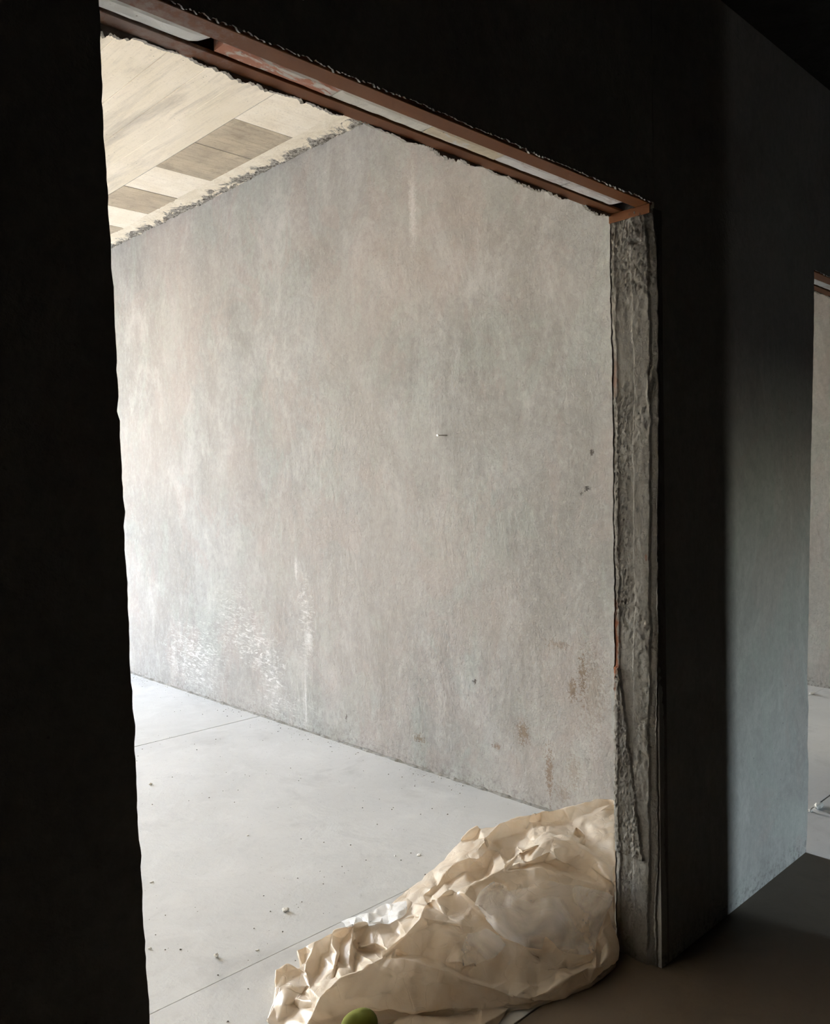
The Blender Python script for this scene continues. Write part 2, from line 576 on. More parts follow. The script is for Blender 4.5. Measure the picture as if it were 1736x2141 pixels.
ZT = H1 + 0.12
wd = MB()
lj = dense(LJ, 0.0022)
wd.prism_xz([(-5.1, 0.0)] + lj[::-1] + [(0.55, ZT), (-5.1, ZT)], 0.0, TH)
wd.box(0.55, XR + .10, 0.002, TH - .002, HL + .10, ZT)                  # core above the first lintel
d2 = dense(D2J, 0.0025)
wd.prism_xz([(XR + .012, 0.0)] + d2[::-1] + [(3.266, HL + .10), (3.266, ZT), (XR + .012, ZT)], 0.0, TH)
wd.box(3.26, XD2R + .05, 0.002, TH - .002, HL + .10, ZT)
wd.box(XD2R, 6.0, 0.0, TH, 0.0, ZT)
wall_door = struct(wd.build('wall_doorway', M_P), 'dark plastered partition wall with two rough doorways')


def fringe(x0, x1, y0, y1, zt, base, amp, seed, name='plaster_edge', mat=None, step=0.0025, wob=0.004):
    """plaster skin over the lintel whose lower edge hangs ragged"""
    n = int((x1 - x0) / step)
    v, f = [], []
    for i in range(n + 1):
        x = x0 + (x1 - x0) * i / n
        a = fr(x * 9, seed, 0, 3)
        b = noise.noise(Vector((x * 75, seed, 3)))
        c = noise.noise(Vector((x * 210, seed, 9)))
        cl = max(0.0, noise.noise(Vector((x * 6, seed, 5))) + 0.1)
        drop = base + amp * (0.35 * a + cl * (0.8 * max(0, b + .2) + 0.9 * max(0, c))) + 0.0028 * c
        zb = HL - drop
        yo = wob * b
        v += [(x, y0 + yo, zb), (x, y0, zt), (x, y1, zt), (x, y1 + yo * .6, zb + .003)]
    for i in range(n):
        for k in range(4):
            a, b = i * 4 + k, i * 4 + (k + 1) % 4
            f.append((b, b + 4, a + 4, a))
    return mesh(name, v, f, mat or M_P, wall_door)


fringe(0.54, XR + .02, -0.001, 0.0055, HL + .101, -0.004, 0.012, 1.7, wob=0.001)
fringe(0.54, XR + .02, TH - .008, TH + .004, HL + .101, 0.004, 0.034, 4.1, mat=M_EDGE)
fringe(3.24, XD2R + .02, -0.001, 0.0055, HL + .101, -0.004, 0.012, 11.7, wob=0.001)
fringe(3.24, XD2R + .02, TH - .008, TH + .004, HL + .101, 0.003, 0.014, 14.1, mat=M_EDGE)

# the right jamb of the first doorway: rough mortar reveal wrapped round both arrises
NEAR = [(0.0, 0.016), (0.173, 0.016), (0.315, 0.004), (0.521, 0.006), (0.726, 0.005), (0.999, -0.003), (1.268, -0.005), (1.534, -0.010),
        (1.798, -0.013), (2.035, -0.012), (2.10, -0.004), (2.162, 0.0)]
FAR = [(0.0, 0.147), (0.414, 0.146), (0.7, 0.143), (0.984, 0.140), (1.265, 0.138), (1.543, 0.136), (1.819, 0.137), (2.012, 0.140), (2.162, 0.137)]


def jamb(u, t):
    z = t * (HL - 0.012)
    yn = lerp_tab(z, NEAR) + 0.0035 * fr(z * 22, 3.3, 0, 4) + 0.002 * noise.noise(Vector((z * 95, 1, 4)))
    yf = lerp_tab(z, FAR) + 0.003 * fr(z * 20, 8.3, 0, 4)
    # cross-section: front return - reveal - back return
    if u < 0.14:
        q = u / 0.14
        p = Vector((XR + 0.05 * (1 - q), yn * q - 0.002 * (1 - q), z))
        nrm = Vector((-0.4 * q, -1, 0))
        amp = 0.0025 * (0.1 + q)
    elif u > 0.9:
        q = (u - 0.9) / 0.1
        p = Vector((XR + 0.035 * q, yf * (1 - q) + (TH + .001) * q, z))
        nrm = Vector((-0.4, 1 - q, 0))
        amp = 0.003 * (1 - q)
    else:
        q = (u - 0.14) / 0.76
        rnd = 0.010 * (abs(2 * q - 1) ** 8)
        p = Vector((XR + rnd, yn + (yf - yn) * q, z))
        nrm = Vector((-1, 0, 0))
        amp = 0.006
        # coat lines running down the reveal, rough stuck-on patches, smooth trowelled bed
        p.x += 0.004 * (q > 0.52 + 0.05 * fr(z * 5, 2, 0, 3)) - 0.003 * (q > 0.86 + .04 * fr(z * 9, 5, 0, 3))
        if q < 0.16 + 0.03 * fr(z * 8, 7, 1, 3):
            p.x += 0.006
        rough = 0.0
        if 1.0 < z < 1.65 and q > 0.66:
            rough = 1.0
        if 0.30 < z < 0.85:
            e = 0.30 + 0.55 * (z - 0.30) / 0.55 + 0.05 * fr(z * 14, 1, 0, 4)
            if q > e:
                rough = 1.0
                p.x -= 0.006
        if z > 1.93:
            rough = 1.2
            p.x -= 0.006 * max(0, 1 - ((z - 2.10) / 0.07) ** 2 - ((q - .45) / .35) ** 2)
        rr = noise.noise(Vector((q * 26, z * 105, 3)))
        p.x -= rough * 0.006 * max(0, rr) + rough * 0.003 * noise.noise(Vector((q * 50, z * 160, 5)))
        p.x += 0.012 * max(0, 1 - ((z - 2.068) / 0.008) ** 2 - ((q - .42 - 1.2 * (z - 2.068)) / .16) ** 2)      # torn slit under the lintel
        p.x -= 0.010 * max(0, 1 - ((z - 1.67 + .4 * (q - .14)) / 0.04) ** 2 - ((q - .16) / .09) ** 2)            # stuck lump
    patch = max(0.0, min(1.0, 0.35 + 1.6 * noise.noise(Vector((p.y * 14, z * 4.5, 8.8)))))
    d = fr(p.y * 14, z * 7, 1.3, 3) * 0.5 + (0.10 + 0.38 * patch) * fr(p.y * 70, z * 58, 6.1, 5, .75) * (0.4 if u < .14 else 1)
    return p + nrm * amp * d


jb = MB()
jb.grid(70, 560, jamb)
jb.f = [tuple(reversed(q)) for q in jb.f]
o = jb.build('jamb_mortar', M_JAMB, wall_door, True)
o['label'] = 'rough grey mortar reveal of the first doorway'

# ------------------------------------------------------------------ lintels: two brown steel angles with bricks between
B_WHITE = brick_mat('white_glazed_brick', (0.90, 0.90, 0.87), (0.20, 0.12, 0.09))
B_RED = brick_mat('salmon_brick', (0.62, 0.30, 0.21), (0.25, 0.10, 0.07), (0.76, 0.70, 0.64))
B_CREAM = brick_mat('cream_brick', (0.88, 0.84, 0.75), (0.28, 0.20, 0.12))
B_YEL = brick_mat('yellowish_brick', (0.84, 0.73, 0.55), (0.30, 0.18, 0.09), (0.84, 0.80, 0.72))
B_SPECK = brick_mat('speckled_white_brick', (0.90, 0.87, 0.84), (0.32, 0.22, 0.17), (0.74, 0.68, 0.64))


def lintel(x0, x1, bricks, label, plate=True):
    e = empty('door_lintel', ((x0 + x1) / 2, TH / 2, HL))
    tag(e, label, 'lintel')

    def par(o):
        o.parent = e
        o.matrix_parent_inverse = Matrix.Translation(-e.location)
        return o
    for ya, yb, yw in ((0.006, 0.050, 0.006), (0.0945, 0.134, 0.127)):
        b = MB()
        b.box(x0, x1, ya, yb, HL, HL + 0.007)
        b.box(x0, x1, yw, yw + 0.007, HL + 0.0068, HL + 0.06)
        bevel(par(b.build('steel_angle', M_STEEL)), 0.0012, 1)
    bk = MB().box(x0, x1, 0.012, 0.128, HL + 0.062, HL + 0.0995)
    par(bk.build('mortar_bed', M_EDGE))
    for i, (xa, xb, mat, chip) in enumerate(bricks):
        nx, ny = 16, 4
        v, f = [], []

        def top(u, q):
            x, y = xa + (xb - xa) * u, 0.0515 + (0.0915 - 0.0515) * q
            zz = HL + 0.0022 + 0.0012 * fr(x * 30, y * 30, i, 3)
            if chip and u > 0.9:
                zz += 0.012 * (u - 0.9) / 0.1 * (0.6 + 0.8 * q)
            if u in (0.0, 1.0) or q in (0.0, 1.0):
                zz += 0.002
            return (x + (0.004 * noise.noise(Vector((y * 90, i, 1))) if u == 1.0 and chip else 0), y, zz)
        b = MB()
        b.grid(nx, ny, top)
        b.f = [tuple(reversed(q)) for q in b.f]
        n = len(b.v)
        ring = [i2 for i2 in range(nx + 1)] + [(nx + 1) * j + nx for j in range(1, ny + 1)] + \
               [(nx + 1) * ny + i2 for i2 in range(nx - 1, -1, -1)] + [(nx + 1) * j for j in range(ny - 1, 0, -1)]
        b.v += [(b.v[r][0], b.v[r][1], HL + 0.062) for r in ring]
        k = len(ring)
        for a in range(k):
            c = (a + 1) % k
            b.f.append((ring[a], ring[c], n + c, n + a))
        b.f.append(tuple(range(n, n + k)))
        par(b.build('brick', mat))
    if plate:
        bevel(par(MB().box(XR - .006, XR - .001, 0.003, 0.134, HL - .026, HL - .0006).build('end_plate', M_STEEL)), 0.001, 1)
    return e


lintel(0.50, 2.20, [(0.50, 0.783, B_WHITE, True), (0.797, 1.055, B_RED, False), (1.057, 1.307, B_CREAM, False),
                    (1.309, 1.548, B_YEL, False), (1.551, 1.814, B_SPECK, False), (1.817, 2.072, B_SPECK, True)],
       'brown steel lintel with a row of pale bricks over the large lit doorway')
lintel(3.22, XD2R + .04, [(3.22, 3.322, B_CREAM, True), (3.334, 3.58, B_WHITE, False), (3.583, 3.83, B_SPECK, False),
                          (3.833, 4.08, B_CREAM, False), (4.083, 4.33, B_WHITE, False)],
       'brown steel lintel over the second doorway at the right edge', False)

# ------------------------------------------------------------------ long wall of the lit room
lw = MB()


def wface(u, t):
    y, z = TH + (YF - TH) * u, H1 * t + 0.02 * (t == 1)
    return (XW - 0.004 * fr(y * 1.3, z * 0.9, 2, 3) - 0.0012 * fr(y * 7, z * 4, 5, 3), y, z)


lw.grid(190, 110, wface)
lw.f = [tuple(reversed(q)) for q in lw.f]
lw.box(XW + .012, XW + .15, TH, YF, 0, ZT)
wall_long = struct(lw.build('wall_right', M_W, None, True), 'mottled grey plaster wall of the lit room')
# crumbly mortar bead along its foot
mb = MB()


def bead(u, t):
    y = 0.2 + 4.9 * u
    a = math.pi / 2 * t
    r = 0.006 + 0.004 * max(-1, fr(y * 14, 0, 3, 4)) + .004 * max(0, noise.noise(Vector((y * 45, 4, t * 2))))
    return (XW + .004 - max(.002, r) * 1.5 * math.sin(a) - 0.003, y, max(.001, r) * 1.5 * math.cos(a))


mb.grid(900, 4, bead)
mb.build('mortar_bead', M_EDGE, wall_long, True)

# the other walls of the two lit rooms (window wall with real openings)
WIN1 = (-0.60, 2.40, 0.0, 2.95)
WIN2 = (3.15, 5.45, 0.0, 2.62)
wf = MB()
for xa, xb, za, zb in ((XWEST - .15, WIN1[0], 0, ZT), (WIN1[0], WIN1[1], WIN1[3], ZT), (WIN1[1], WIN2[0], 0, ZT),
                       (WIN2[0], WIN2[1], WIN2[3], ZT), (WIN2[1], 6.0, 0, ZT)):
    wf.box(xa, xb, YF, YF + .15, za, zb)
struct(wf.build('wall_window', M_P), 'outer plaster wall with balcony openings')
struct(MB().box(XWEST - .15, XWEST, TH, YF, 0, ZT).build('wall_left', M_LIGHT), 'plaster wall across the lit room')
struct(MB().box(XW2, XW2 + .15, TH, YF, 0, ZT).build('wall_far', M_P), 'grey plaster wall of the second lit room')
portal(WIN1[0], WIN1[1], YF + .13, WIN1[2], WIN1[3], 1)
portal(WIN2[0], WIN2[1], YF + .13, WIN2[2], WIN2[3], 1)

# ceiling of the lit rooms: concrete printed by shuttering boards and panels
ceil = struct(MB().box(-3.1, 6.0, TH, YF + .15, H1 + 0.006, ZT + .15).build('ceiling', M_EDGE), 'cream board-marked concrete ceiling')
xs = [2.315]
while xs[-1] > XWEST:
    xs.append(xs[-1] - random.choice((0.17, 0.19, 0.21)))
for i, (xb, xa) in enumerate(zip(xs, xs[1:])):
    dz = random.uniform(-0.0008, 0.0008)
    bevel(MB().box(max(xa, XWEST - .05) + .0006, xb - .0006, TH + .004, YF, H1 + dz, H1 + .02).build('ceiling_board', M_BOARDS[i % 3], ceil), 0.002, 1)
PY = [0.2, 0.62, 0.99, 1.36, 1.70, 2.04, 2.427, 2.815, 3.26, 3.665, 4.06, 4.45, 4.84, 5.22, 5.6, 6.0, 6.4, 6.8, 7.2, 7.6, 8.0, YF]
PK = 'LDDLDLDDLDLDLDL'
tone = {2: 'L', 5: 'L', 6: 'D', 7: 'D', 8: 'L', 9: 'D', 10: 'L'}
for i, (ya, yb) in enumerate(zip(PY, PY[1:])):
    t = tone.get(i, PK[i % len(PK)])
    bevel(MB().box(2.322, 2.692, ya + .002, yb - .002, H1 + .004 + random.uniform(-.002, .002), H1 + .03).build('shutter_panel', M_PAN_L if t == 'L' else M_PAN_D, ceil), 0.0015, 1)


def smear(u, t):
    y, x = TH + .01 + (5.6 - TH) * u, 2.672 + (XW + .004 - 2.672) * t
    n = fr(x * 14, y * 14, 2, 5, .7)
    th = 0.004 * (t ** 0.6) + 0.007 * n * (0.15 + t) + .007 * t * t * max(0, noise.noise(Vector((x * 60, y * 60, 1))))
    return (x, y, H1 + .0035 - max(-.004, min(.02, th)))


sm = MB().grid(620, 22, smear)
sm.f = [tuple(reversed(q)) for q in sm.f]
o = sm.build('mortar_smear', M_SMEAR, ceil)
o['label'] = 'crumbly mortar strip between ceiling panels and wall'
struct(MB().box(XW, XW2 + .01, TH, YF, H1, H1 + .015).build('ceiling', M_BOARDS[0]), 'ceiling of the second lit room')

# ------------------------------------------------------------------ the dark hall in front, with an unseen corridor added at its right to light its wall
struct(MB().box(-5.1, 6.0, -9.0, -.0005, H2, H2 + .3).build('ceiling', M_RAW), 'dark concrete ceiling of the hall')
struct(MB().box(-5.1, -4.95, -8.85, 0, 0, H2).build('wall_hall_left', M_RAW), 'dark hall side wall')
PX0, PX1, PYE = 2.50, 2.645, -0.42  # unseen wall end, placed to cast the shade edge on the hall wall
struct(MB().box(PX0, PX1, -8.85, PYE, 0, H2).build('wall_shading_partition', M_RAW), 'unseen partition added to keep corridor light off part of the hall wall')
struct(MB().box(4.75, 4.9, -4.25, 0, 0, H2).build('wall_added_corridor', M_RAW), 'side wall of the added corridor')
struct(MB().box(-5.1, PX1, -9.0, -8.85, 0, H2).build('wall_back', M_RAW), 'back wall of the dark hall')
WIN3 = (2.88, 3.75, 0.0, 1.62)  # unseen opening, added and sized to light the hall wall
wb = MB()
wb.box(PX1, WIN3[0], -4.4, -4.25, 0, H2)
wb.box(WIN3[0], WIN3[1], -4.4, -4.25, WIN3[3], H2)
wb.box(WIN3[1], 4.9, -4.4, -4.25, 0, H2)
struct(wb.build('wall_added_corridor_end', M_RAW), 'outer wall at the end of the added corridor')
portal(WIN3[0], WIN3[1], -4.38, WIN3[2], WIN3[3], -1)

# ------------------------------------------------------------------ crumpled tan plastic sheeting
#   every polyline is a crease: (pixel x, pixel y, height above floor in m)
LINES = [
    # far top ridge
    [(905, 1822, .012), (925, 1799, .03), (945, 1776, .05), (962, 1757, .07), (985, 1736, .095), (1000, 1727, .10), (1050, 1717, .11),
     (1107, 1704, .12), (1133, 1696, .125), (1180, 1691, .12), (1205, 1684, .12), (1245, 1671, .13), (1285, 1667, .14), (1325, 1668, .14)],
    # soft drop below it
    [(988, 1741, .075), (994, 1752, .06), (1030, 1758, .05), (1065, 1752, .055), (1095, 1738, .065), (1112, 1718, .085), (1107, 1704, .12)],
    [(1130, 1718, .085), (1145, 1722, .085), (1175, 1724, .085), (1192, 1718, .095), (1225, 1702, .11), (1285, 1692, .115), (1325, 1690, .12)],
    [(1133, 1696, .125), (1126, 1708, .09), (1130, 1718, .085)],
    [(1180, 1691, .12), (1178, 1710, .085), (1175, 1724, .085)],
    [(1205, 1684, .12), (1255, 1688, .105), (1280, 1680, .12)],
    [(1203, 1745, .09), (1206, 1728, .12), (1222, 1708, .13), (1250, 1700, .135), (1285, 1680, .14)],
    [(1285, 1724, .15), (1250, 1733, .14), (1222, 1745, .12), (1213, 1764, .10)],
    [(1285, 1742, .145), (1250, 1757, .13), (1224, 1771, .12)],
    [(1285, 1780, .14), (1260, 1785, .125), (1245, 1786, .12)],
    # left bright ridge
    [(925, 1799, .03), (960, 1785, .09), (990, 1768, .12), (1015, 1755, .14), (1030, 1758, .05)],
    [(880, 1838, .02), (905, 1822, .03), (925, 1815, .05), (960, 1795, .10), (1000, 1772, .125), (1015, 1755, .14)],
    [(1015, 1755, .14), (1022, 1775, .11), (1030, 1790, .07), (1021, 1828, .05)],
    [(1054, 1766, .09), (1077, 1769, .10), (1091, 1782, .08), (1066, 1797, .07)],
    [(1030, 1790, .07), (1045, 1778, .085), (1054, 1766, .09)],
    # dark triangle pocket at the left of the hump
    [(929, 1848, .05), (935, 1827, .08), (944, 1806, .10), (980, 1792, .12), (1003, 1794, .13), (976, 1820, .07), (929, 1848, .05)],
    [(1003, 1794, .13), (1015, 1815, .07), (1021, 1828, .05), (1000, 1838, .06)],
    [(902, 1872, .05), (929, 1848, .05), (945, 1852, .06), (975, 1842, .09)],
    [(902, 1872, .05), (915, 1850, .06), (930, 1825, .08), (944, 1806, .10)],
    # left apron of the far sheet
    [(880, 1838, .02), (850, 1858, .018), (836, 1870, .015), (826, 1882, .012)],
    [(880, 1838, .02), (886, 1855, .055), (901, 1857, .075), (902, 1872, .05), (897, 1890, .03), (864, 1892, .03), (852, 1887, .035)],
    [(901, 1857, .075), (885, 1872, .05), (864, 1892, .03)],
    [(826, 1882, .012), (850, 1876, .03), (886, 1855, .055)],
    # main hump crest, left to right
    [(796, 1997, .13), (807, 1988, .135), (847, 1954, .15), (880, 1918, .165), (890, 1893, .16), (911, 1880, .165), (935, 1867, .175), (955, 1861, .18),
     (983, 1853, .185), (1011, 1841, .20), (1034, 1826, .21), (1057, 1808, .22), (1091, 1781, .24), (1128, 1765, .25), (1153, 1754, .255), (1191, 1753, .255),
     (1207, 1762, .25), (1223, 1772, .24), (1245, 1793, .225), (1262, 1812, .215), (1285, 1845, .20)],
    # behind the crest, right
    [(1097, 1775, .12), (1110, 1760, .13), (1118, 1748, .15), (1140, 1744, .16), (1150, 1742, .165), (1200, 1745, .14), (1215, 1750, .12)],
    [(1128, 1765, .25), (1120, 1757, .15), (1118, 1748, .15)],
    # front of the hump: facets under the crest
    [(1191, 1753, .255), (1186, 1770, .245), (1178, 1790, .23), (1165, 1796, .235), (1158, 1775, .25), (1150, 1780, .245), (1100, 1805, .23), (1060, 1818, .215)],
    [(1178, 1790, .23), (1180, 1805, .215), (1220, 1795, .22), (1236, 1812, .20), (1285, 1850, .185)],
    [(1191, 1753, .255), (1215, 1785, .235), (1220, 1795, .22)],
    # second crest in front (fold edge)
    [(992, 1863, .175), (1012, 1849, .19), (1029, 1834, .205), (1057, 1819, .215), (1100, 1814, .22), (1135, 1811, .225), (1176, 1822, .22), (1220, 1836, .205), (1268, 1856, .185), (1287, 1867, .175)],
    [(1057, 1819, .215), (1063, 1842, .195), (1085, 1880, .175), (1105, 1925, .145), (1120, 1950, .13), (1142, 1958, .115)],
    [(1029, 1834, .205), (1035, 1850, .185), (1062, 1860, .185), (1115, 1852, .195), (1160, 1830, .215)],
    # long dark crease across the front
    [(959, 1868, .178), (985, 1895, .16), (1016, 1920, .145), (1056, 1964, .115), (1080, 1975, .11), (1100, 1985, .10), (1131, 2010, .075), (1140, 2030, .055)],
    [(963, 1935, .145), (1000, 1936, .14), (1056, 1962, .118)],
    [(890, 1897, .155), (930, 1915, .145), (963, 1935, .145), (965, 1925, .15), (945, 1905, .145), (935, 1870, .17)],
    [(885, 1918, .160), (925, 1927, .148), (963, 1937, .138)],
    [(897, 1930, .145), (930, 1933, .14), (970, 1950, .13), (957, 1958, .125), (930, 1955, .13), (910, 1945, .135)],
    [(850, 1958, .145), (830, 1985, .125), (828, 2000, .12)],
    [(812, 1990, .13), (826, 1985, .128)],
    # milky pocket edge and lower pocket
    [(970, 1950, .13), (963, 1985, .11), (963, 2010, .10), (970, 2025, .085)],
    [(970, 2026, .08), (1000, 2018, .085), (1034, 2010, .085), (1075, 2013, .08), (1100, 2008, .08), (1130, 2006, .078)],
    [(1131, 2010, .075), (1165, 2028, .05), (1130, 2048, .045), (1060, 2078, .045)],
    [(1140, 2030, .055), (1190, 2024, .045), (1235, 2012, .045)],
    [(1060, 2050, .05), (1100, 2055, .045), (1165, 2050, .04)],
    # film lower limit on the right
    [(1142, 1958, .115), (1163, 1978, .095), (1188, 1996, .075), (1224, 2000, .07), (1246, 1992, .07), (1250, 1963, .09), (1262, 1935, .11), (1280, 1895, .15), (1287, 1867, .175)],
    [(1142, 1958, .115), (1137, 1990, .08), (1188, 1996, .075)],
    [(1232, 1922, .135), (1226, 1915, .14), (1250, 1880, .165), (1266, 1872, .172)],
    [(1180, 1985, .085), (1205, 1955, .11), (1222, 1915, .14), (1240, 1870, .175)],
    # rolled rim at the jamb and in front
    [(1287, 1867, .175), (1282, 1900, .13), (1284, 1925, .11), (1295, 1975, .055), (1293, 2006, .02), (1279, 2022, .012), (1262, 2034, .01), (1231, 2062, .008),
     (1193, 2077, .006), (1155, 2091, .006), (1122, 2097, .008), (1072, 2104, .012), (1020, 2111, .015)],
    [(1262, 1935, .11), (1261, 1945, .105), (1270, 1972, .08), (1270, 2000, .06), (1262, 2020, .045), (1246, 2024, .06), (1230, 2022, .062), (1193, 2043, .05), (1141, 2076, .035), (1112, 2088, .03)],
    [(1246, 2024, .06), (1247, 1992, .068)],
    [(1250, 1963, .09), (1258, 1990, .06), (1255, 2018, .05)],
    # front fold crest
    [(659, 2112, .09), (668, 2086, .11), (687, 2067, .12), (713, 2048, .13), (758, 2028, .135), (780, 2008, .135), (796, 1997, .13), (820, 1999, .13), (876, 2010, .125), (921, 2022, .115),
     (964, 2041, .10), (1025, 2064, .07), (1075, 2083, .045), (1112, 2090, .03), (1122, 2097, .008)],
    [(713, 2048, .13), (763, 2030, .128), (796, 2027, .12), (848, 2048, .105), (860, 2038, .112), (876, 2010, .125)],
    [(638, 2141, .06), (659, 2112, .09)],
    [(690, 2072, .11), (720, 2070, .105), (735, 2085, .09)],
    [(690, 2095, .085), (760, 2085, .085), (830, 2075, .085), (900, 2060, .09), (964, 2062, .075), (1040, 2082, .045)],
    # its lower hem and the layer under it
    [(700, 2128, .05), (760, 2112, .05), (800, 2114, .048), (869, 2117, .04), (938, 2113, .03), (1007, 2110, .02), (1020, 2111, .015)],
    [(790, 2126, .012), (869, 2121, .008), (938, 2117, .006), (990, 2116, .004)],
    [(730, 2160, .05), (800, 2135, .03), (840, 2126, .025), (900, 2124, .03), (940, 2124, .025), (985, 2120, .012)],
    [(638, 2141, .06), (640, 2200, .03), (680, 2260, .0), (800, 2280, 0), (930, 2230, 0), (1030, 2155, 0), (1062, 2120, .0), (1072, 2104, .012)],
    # crumpled left end: upright folds
    [(621, 1987, .055), (631, 2015, .055), (637, 2033, .058), (647, 2067, .06), (655, 2095, .065), (659, 2112, .09)],
    [(621, 1987, .055), (640, 1978, .055), (661, 1968, .065), (695, 1947, .07), (740, 1934, .065), (770, 1930, .055), (796, 1926, .05), (812, 1928, .045)],
    [(661, 1968, .065), (652, 1990, .065), (640, 2010, .062)],
    [(640, 1978, .055), (638, 1995, .035), (636, 2010, .04)],
    [(690, 1972, .045), (688, 1990, .03), (670, 1998, .03), (668, 2025, .02), (650, 2050, .04)],
    [(695, 1947, .07), (694, 1975, .075), (706, 1995, .075), (699, 2021, .075), (670, 2055, .065), (660, 2062, .06)],
    [(699, 2021, .075), (694, 2050, .07), (680, 2068, .09)],
    [(728, 1945, .04), (712, 1965, .03), (708, 1990, .035), (704, 2010, .035), (700, 2045, .04)],
    [(740, 1934, .065), (735, 1975, .07), (730, 2012, .07), (735, 2028, .075), (741, 2035, .08)],
    [(745, 1936, .045), (744, 1965, .02), (748, 1981, .025), (782, 1985, .03), (800, 1990, .05)],
    [(796, 1926, .05), (794, 1950, .06), (782, 1972, .055), (750, 1980, .05)],
    [(748, 1990, .045), (742, 2005, .03), (741, 2030, .04)],
    [(820, 1945, .05), (836, 1955, .06), (812, 1928, .045)],
    [(812, 1928, .045), (830, 1922, .065), (868, 1914, .075), (872, 1920, .07)],
    [(852, 1912, .03), (868, 1914, .075)],
    # left flap and its frayed end
    [(556, 2136, .0), (573, 2095, .015), (575, 2060, .035), (576, 2028, .05), (600, 2019, .052), (623, 2024, .05), (631, 2015, .055)],
    [(592, 2025, .052), (597, 2036, .04), (596, 2065, .035), (595, 2103, .03), (580, 2137, .0)],
    [(597, 2036, .04), (630, 2034, .045), (637, 2033, .058)],
    [(595, 2103, .03), (620, 2088, .04), (645, 2060, .058)],
    [(637, 2070, .045), (632, 2075, .02), (612, 2095, .01), (597, 2104, .028)],
    [(556, 2136, 0), (580, 2137, 0), (598, 2128, .005), (597, 2104, .028)],
    [(598, 2128, .005), (630, 2113, .015), (655, 2108, .04)],
    [(598, 2128, .005), (590, 2160, .0), (640, 2200, .03)],
    # dips just behind the fold edges
    [(1062, 1812, .198), (1100, 1806, .202), (1135, 1803, .207), (1172, 1812, .20), (1225, 1826, .185)],
    [(830, 1994, .10), (880, 2003, .092), (925, 2014, .085), (965, 2032, .072), (1025, 2056, .048)],
    [(972, 1869, .192), (1002, 1894, .175), (1034, 1922, .158), (1070, 1956, .132)],
    [(860, 2190, .09), (940, 2172, .08), (1005, 2146, .05), (1045, 2122, .02)],  # raised lobe below the frame, added to shade the floor beside it
    # ravel at the left of the white film
    [(812, 1928, .045), (800, 1915, .008), (815, 1890, .008), (826, 1882, .012)],
]
# the far right, hidden behind the jamb
LINES += [[(1325, 1668, .14), (1325, 1690, .12), (1330, 1724, .13), (1330, 1760, .12)], [(1285, 1692, .115), (1285, 1724, .15), (1285, 1742, .145), (1285, 1780, .14), (1285, 1810, .13)],
          [(1330, 1760, .12), (1315, 1800, .12), (1285, 1810, .13), (1285, 1845, .20)]]
OUTER = [(905, 1822), (925, 1799)]

idx, pts, hz, edges = {}, [], [], []


def vid(p):
    key = (p[0], p[1])
    if key not in idx:
        idx[key] = len(pts)
        pts.append(Vector(key))
        hz.append(p[2])
    return idx[key]


for ln in LINES:
    ids = [vid(p) for p in ln]
    edges += list(zip(ids, ids[1:]))
# outline of the heap in the picture
OUT = [(556, 2136), (573, 2095), (575, 2060), (576, 2028), (600, 2019), (623, 2024), (631, 2015), (621, 1987), (640, 1978), (661, 1968), (695, 1947), (740, 1934), (770, 1930), (796, 1926),
       (812, 1928), (800, 1915), (815, 1890), (826, 1882), (836, 1870), (850, 1858), (880, 1838), (905, 1822), (925, 1799), (945, 1776), (962, 1757), (985, 1736), (1000, 1727), (1050, 1717), (1107, 1704),
       (1133, 1696), (1180, 1691), (1205, 1684), (1245, 1671), (1285, 1667), (1325, 1668), (1325, 1690), (1330, 1724), (1330, 1760), (1315, 1800), (1285, 1810), (1285, 1845), (1285, 1850), (1287, 1867), (1282, 1900),
       (1284, 1925), (1295, 1975), (1293, 2006), (1279, 2022), (1262, 2034), (1231, 2062), (1193, 2077), (1155, 2091), (1122, 2097), (1072, 2104), (1062, 2120), (1030, 2155),
       (930, 2230), (800, 2280), (680, 2260), (640, 2200), (590, 2160)]
oid = [idx[p] for p in OUT]
edges += [(a, b) for a, b in zip(oid, oid[1:] + oid[:1])]


def inside(x, y):
    c = False
    for (xa, ya), (xb, yb) in zip(OUT, OUT[1:] + OUT[:1]):
        if (ya > y) != (yb > y) and x < (xb - xa) * (y - ya) / (yb - ya) + xa:
            c = not c
    return c


cv, ce, cf, ov, oe, of = delaunay_2d_cdt([Vector((p.x, -p.y)) for p in pts], edges, [], 0, 1e-4, True)
P3, PZ = [], []
for c, orig in zip(cv, ov):
    if orig:
        z = hz[orig[0]]
    else:                                   # crossing of two creases: mean of the nearest given heights
        nr = sorted(range(len(pts)), key=lambda i: (pts[i].x - c.x) ** 2 + (pts[i].y + c.y) ** 2)[:3]
        ws = [1 / (0.5 + (pts[i] - Vector((c.x, -c.y))).length) for i in nr]
        z = sum(hz[i] * q for i, q in zip(nr, ws)) / sum(ws)
    PZ.append(z)
    P3.append(onz(c.x, -c.y, z))
TR = []
for f in cf:
    cx, cy = sum(cv[i].x for i in f) / 3, -sum(cv[i].y for i in f) / 3
    if inside(cx, cy):
        TR.append(tuple(f))
# surface lookup by pixel, used to lay the films on the heap
def heap_z(px, py):
    for f in TR:
        a, b, c = (Vector((cv[i].x, -cv[i].y)) for i in f)
        d = (b.y - c.y) * (a.x - c.x) + (c.x - b.x) * (a.y - c.y)
        if abs(d) < 1e-9:
            continue
        u = ((b.y - c.y) * (px - c.x) + (c.x - b.x) * (py - c.y)) / d
        v = ((c.y - a.y) * (px - c.x) + (a.x - c.x) * (py - c.y)) / d
        if u >= -1e-6 and v >= -1e-6 and u + v <= 1 + 1e-6:
            return u * PZ[f[0]] + v * PZ[f[1]] + (1 - u - v) * PZ[f[2]]
    return 0.0


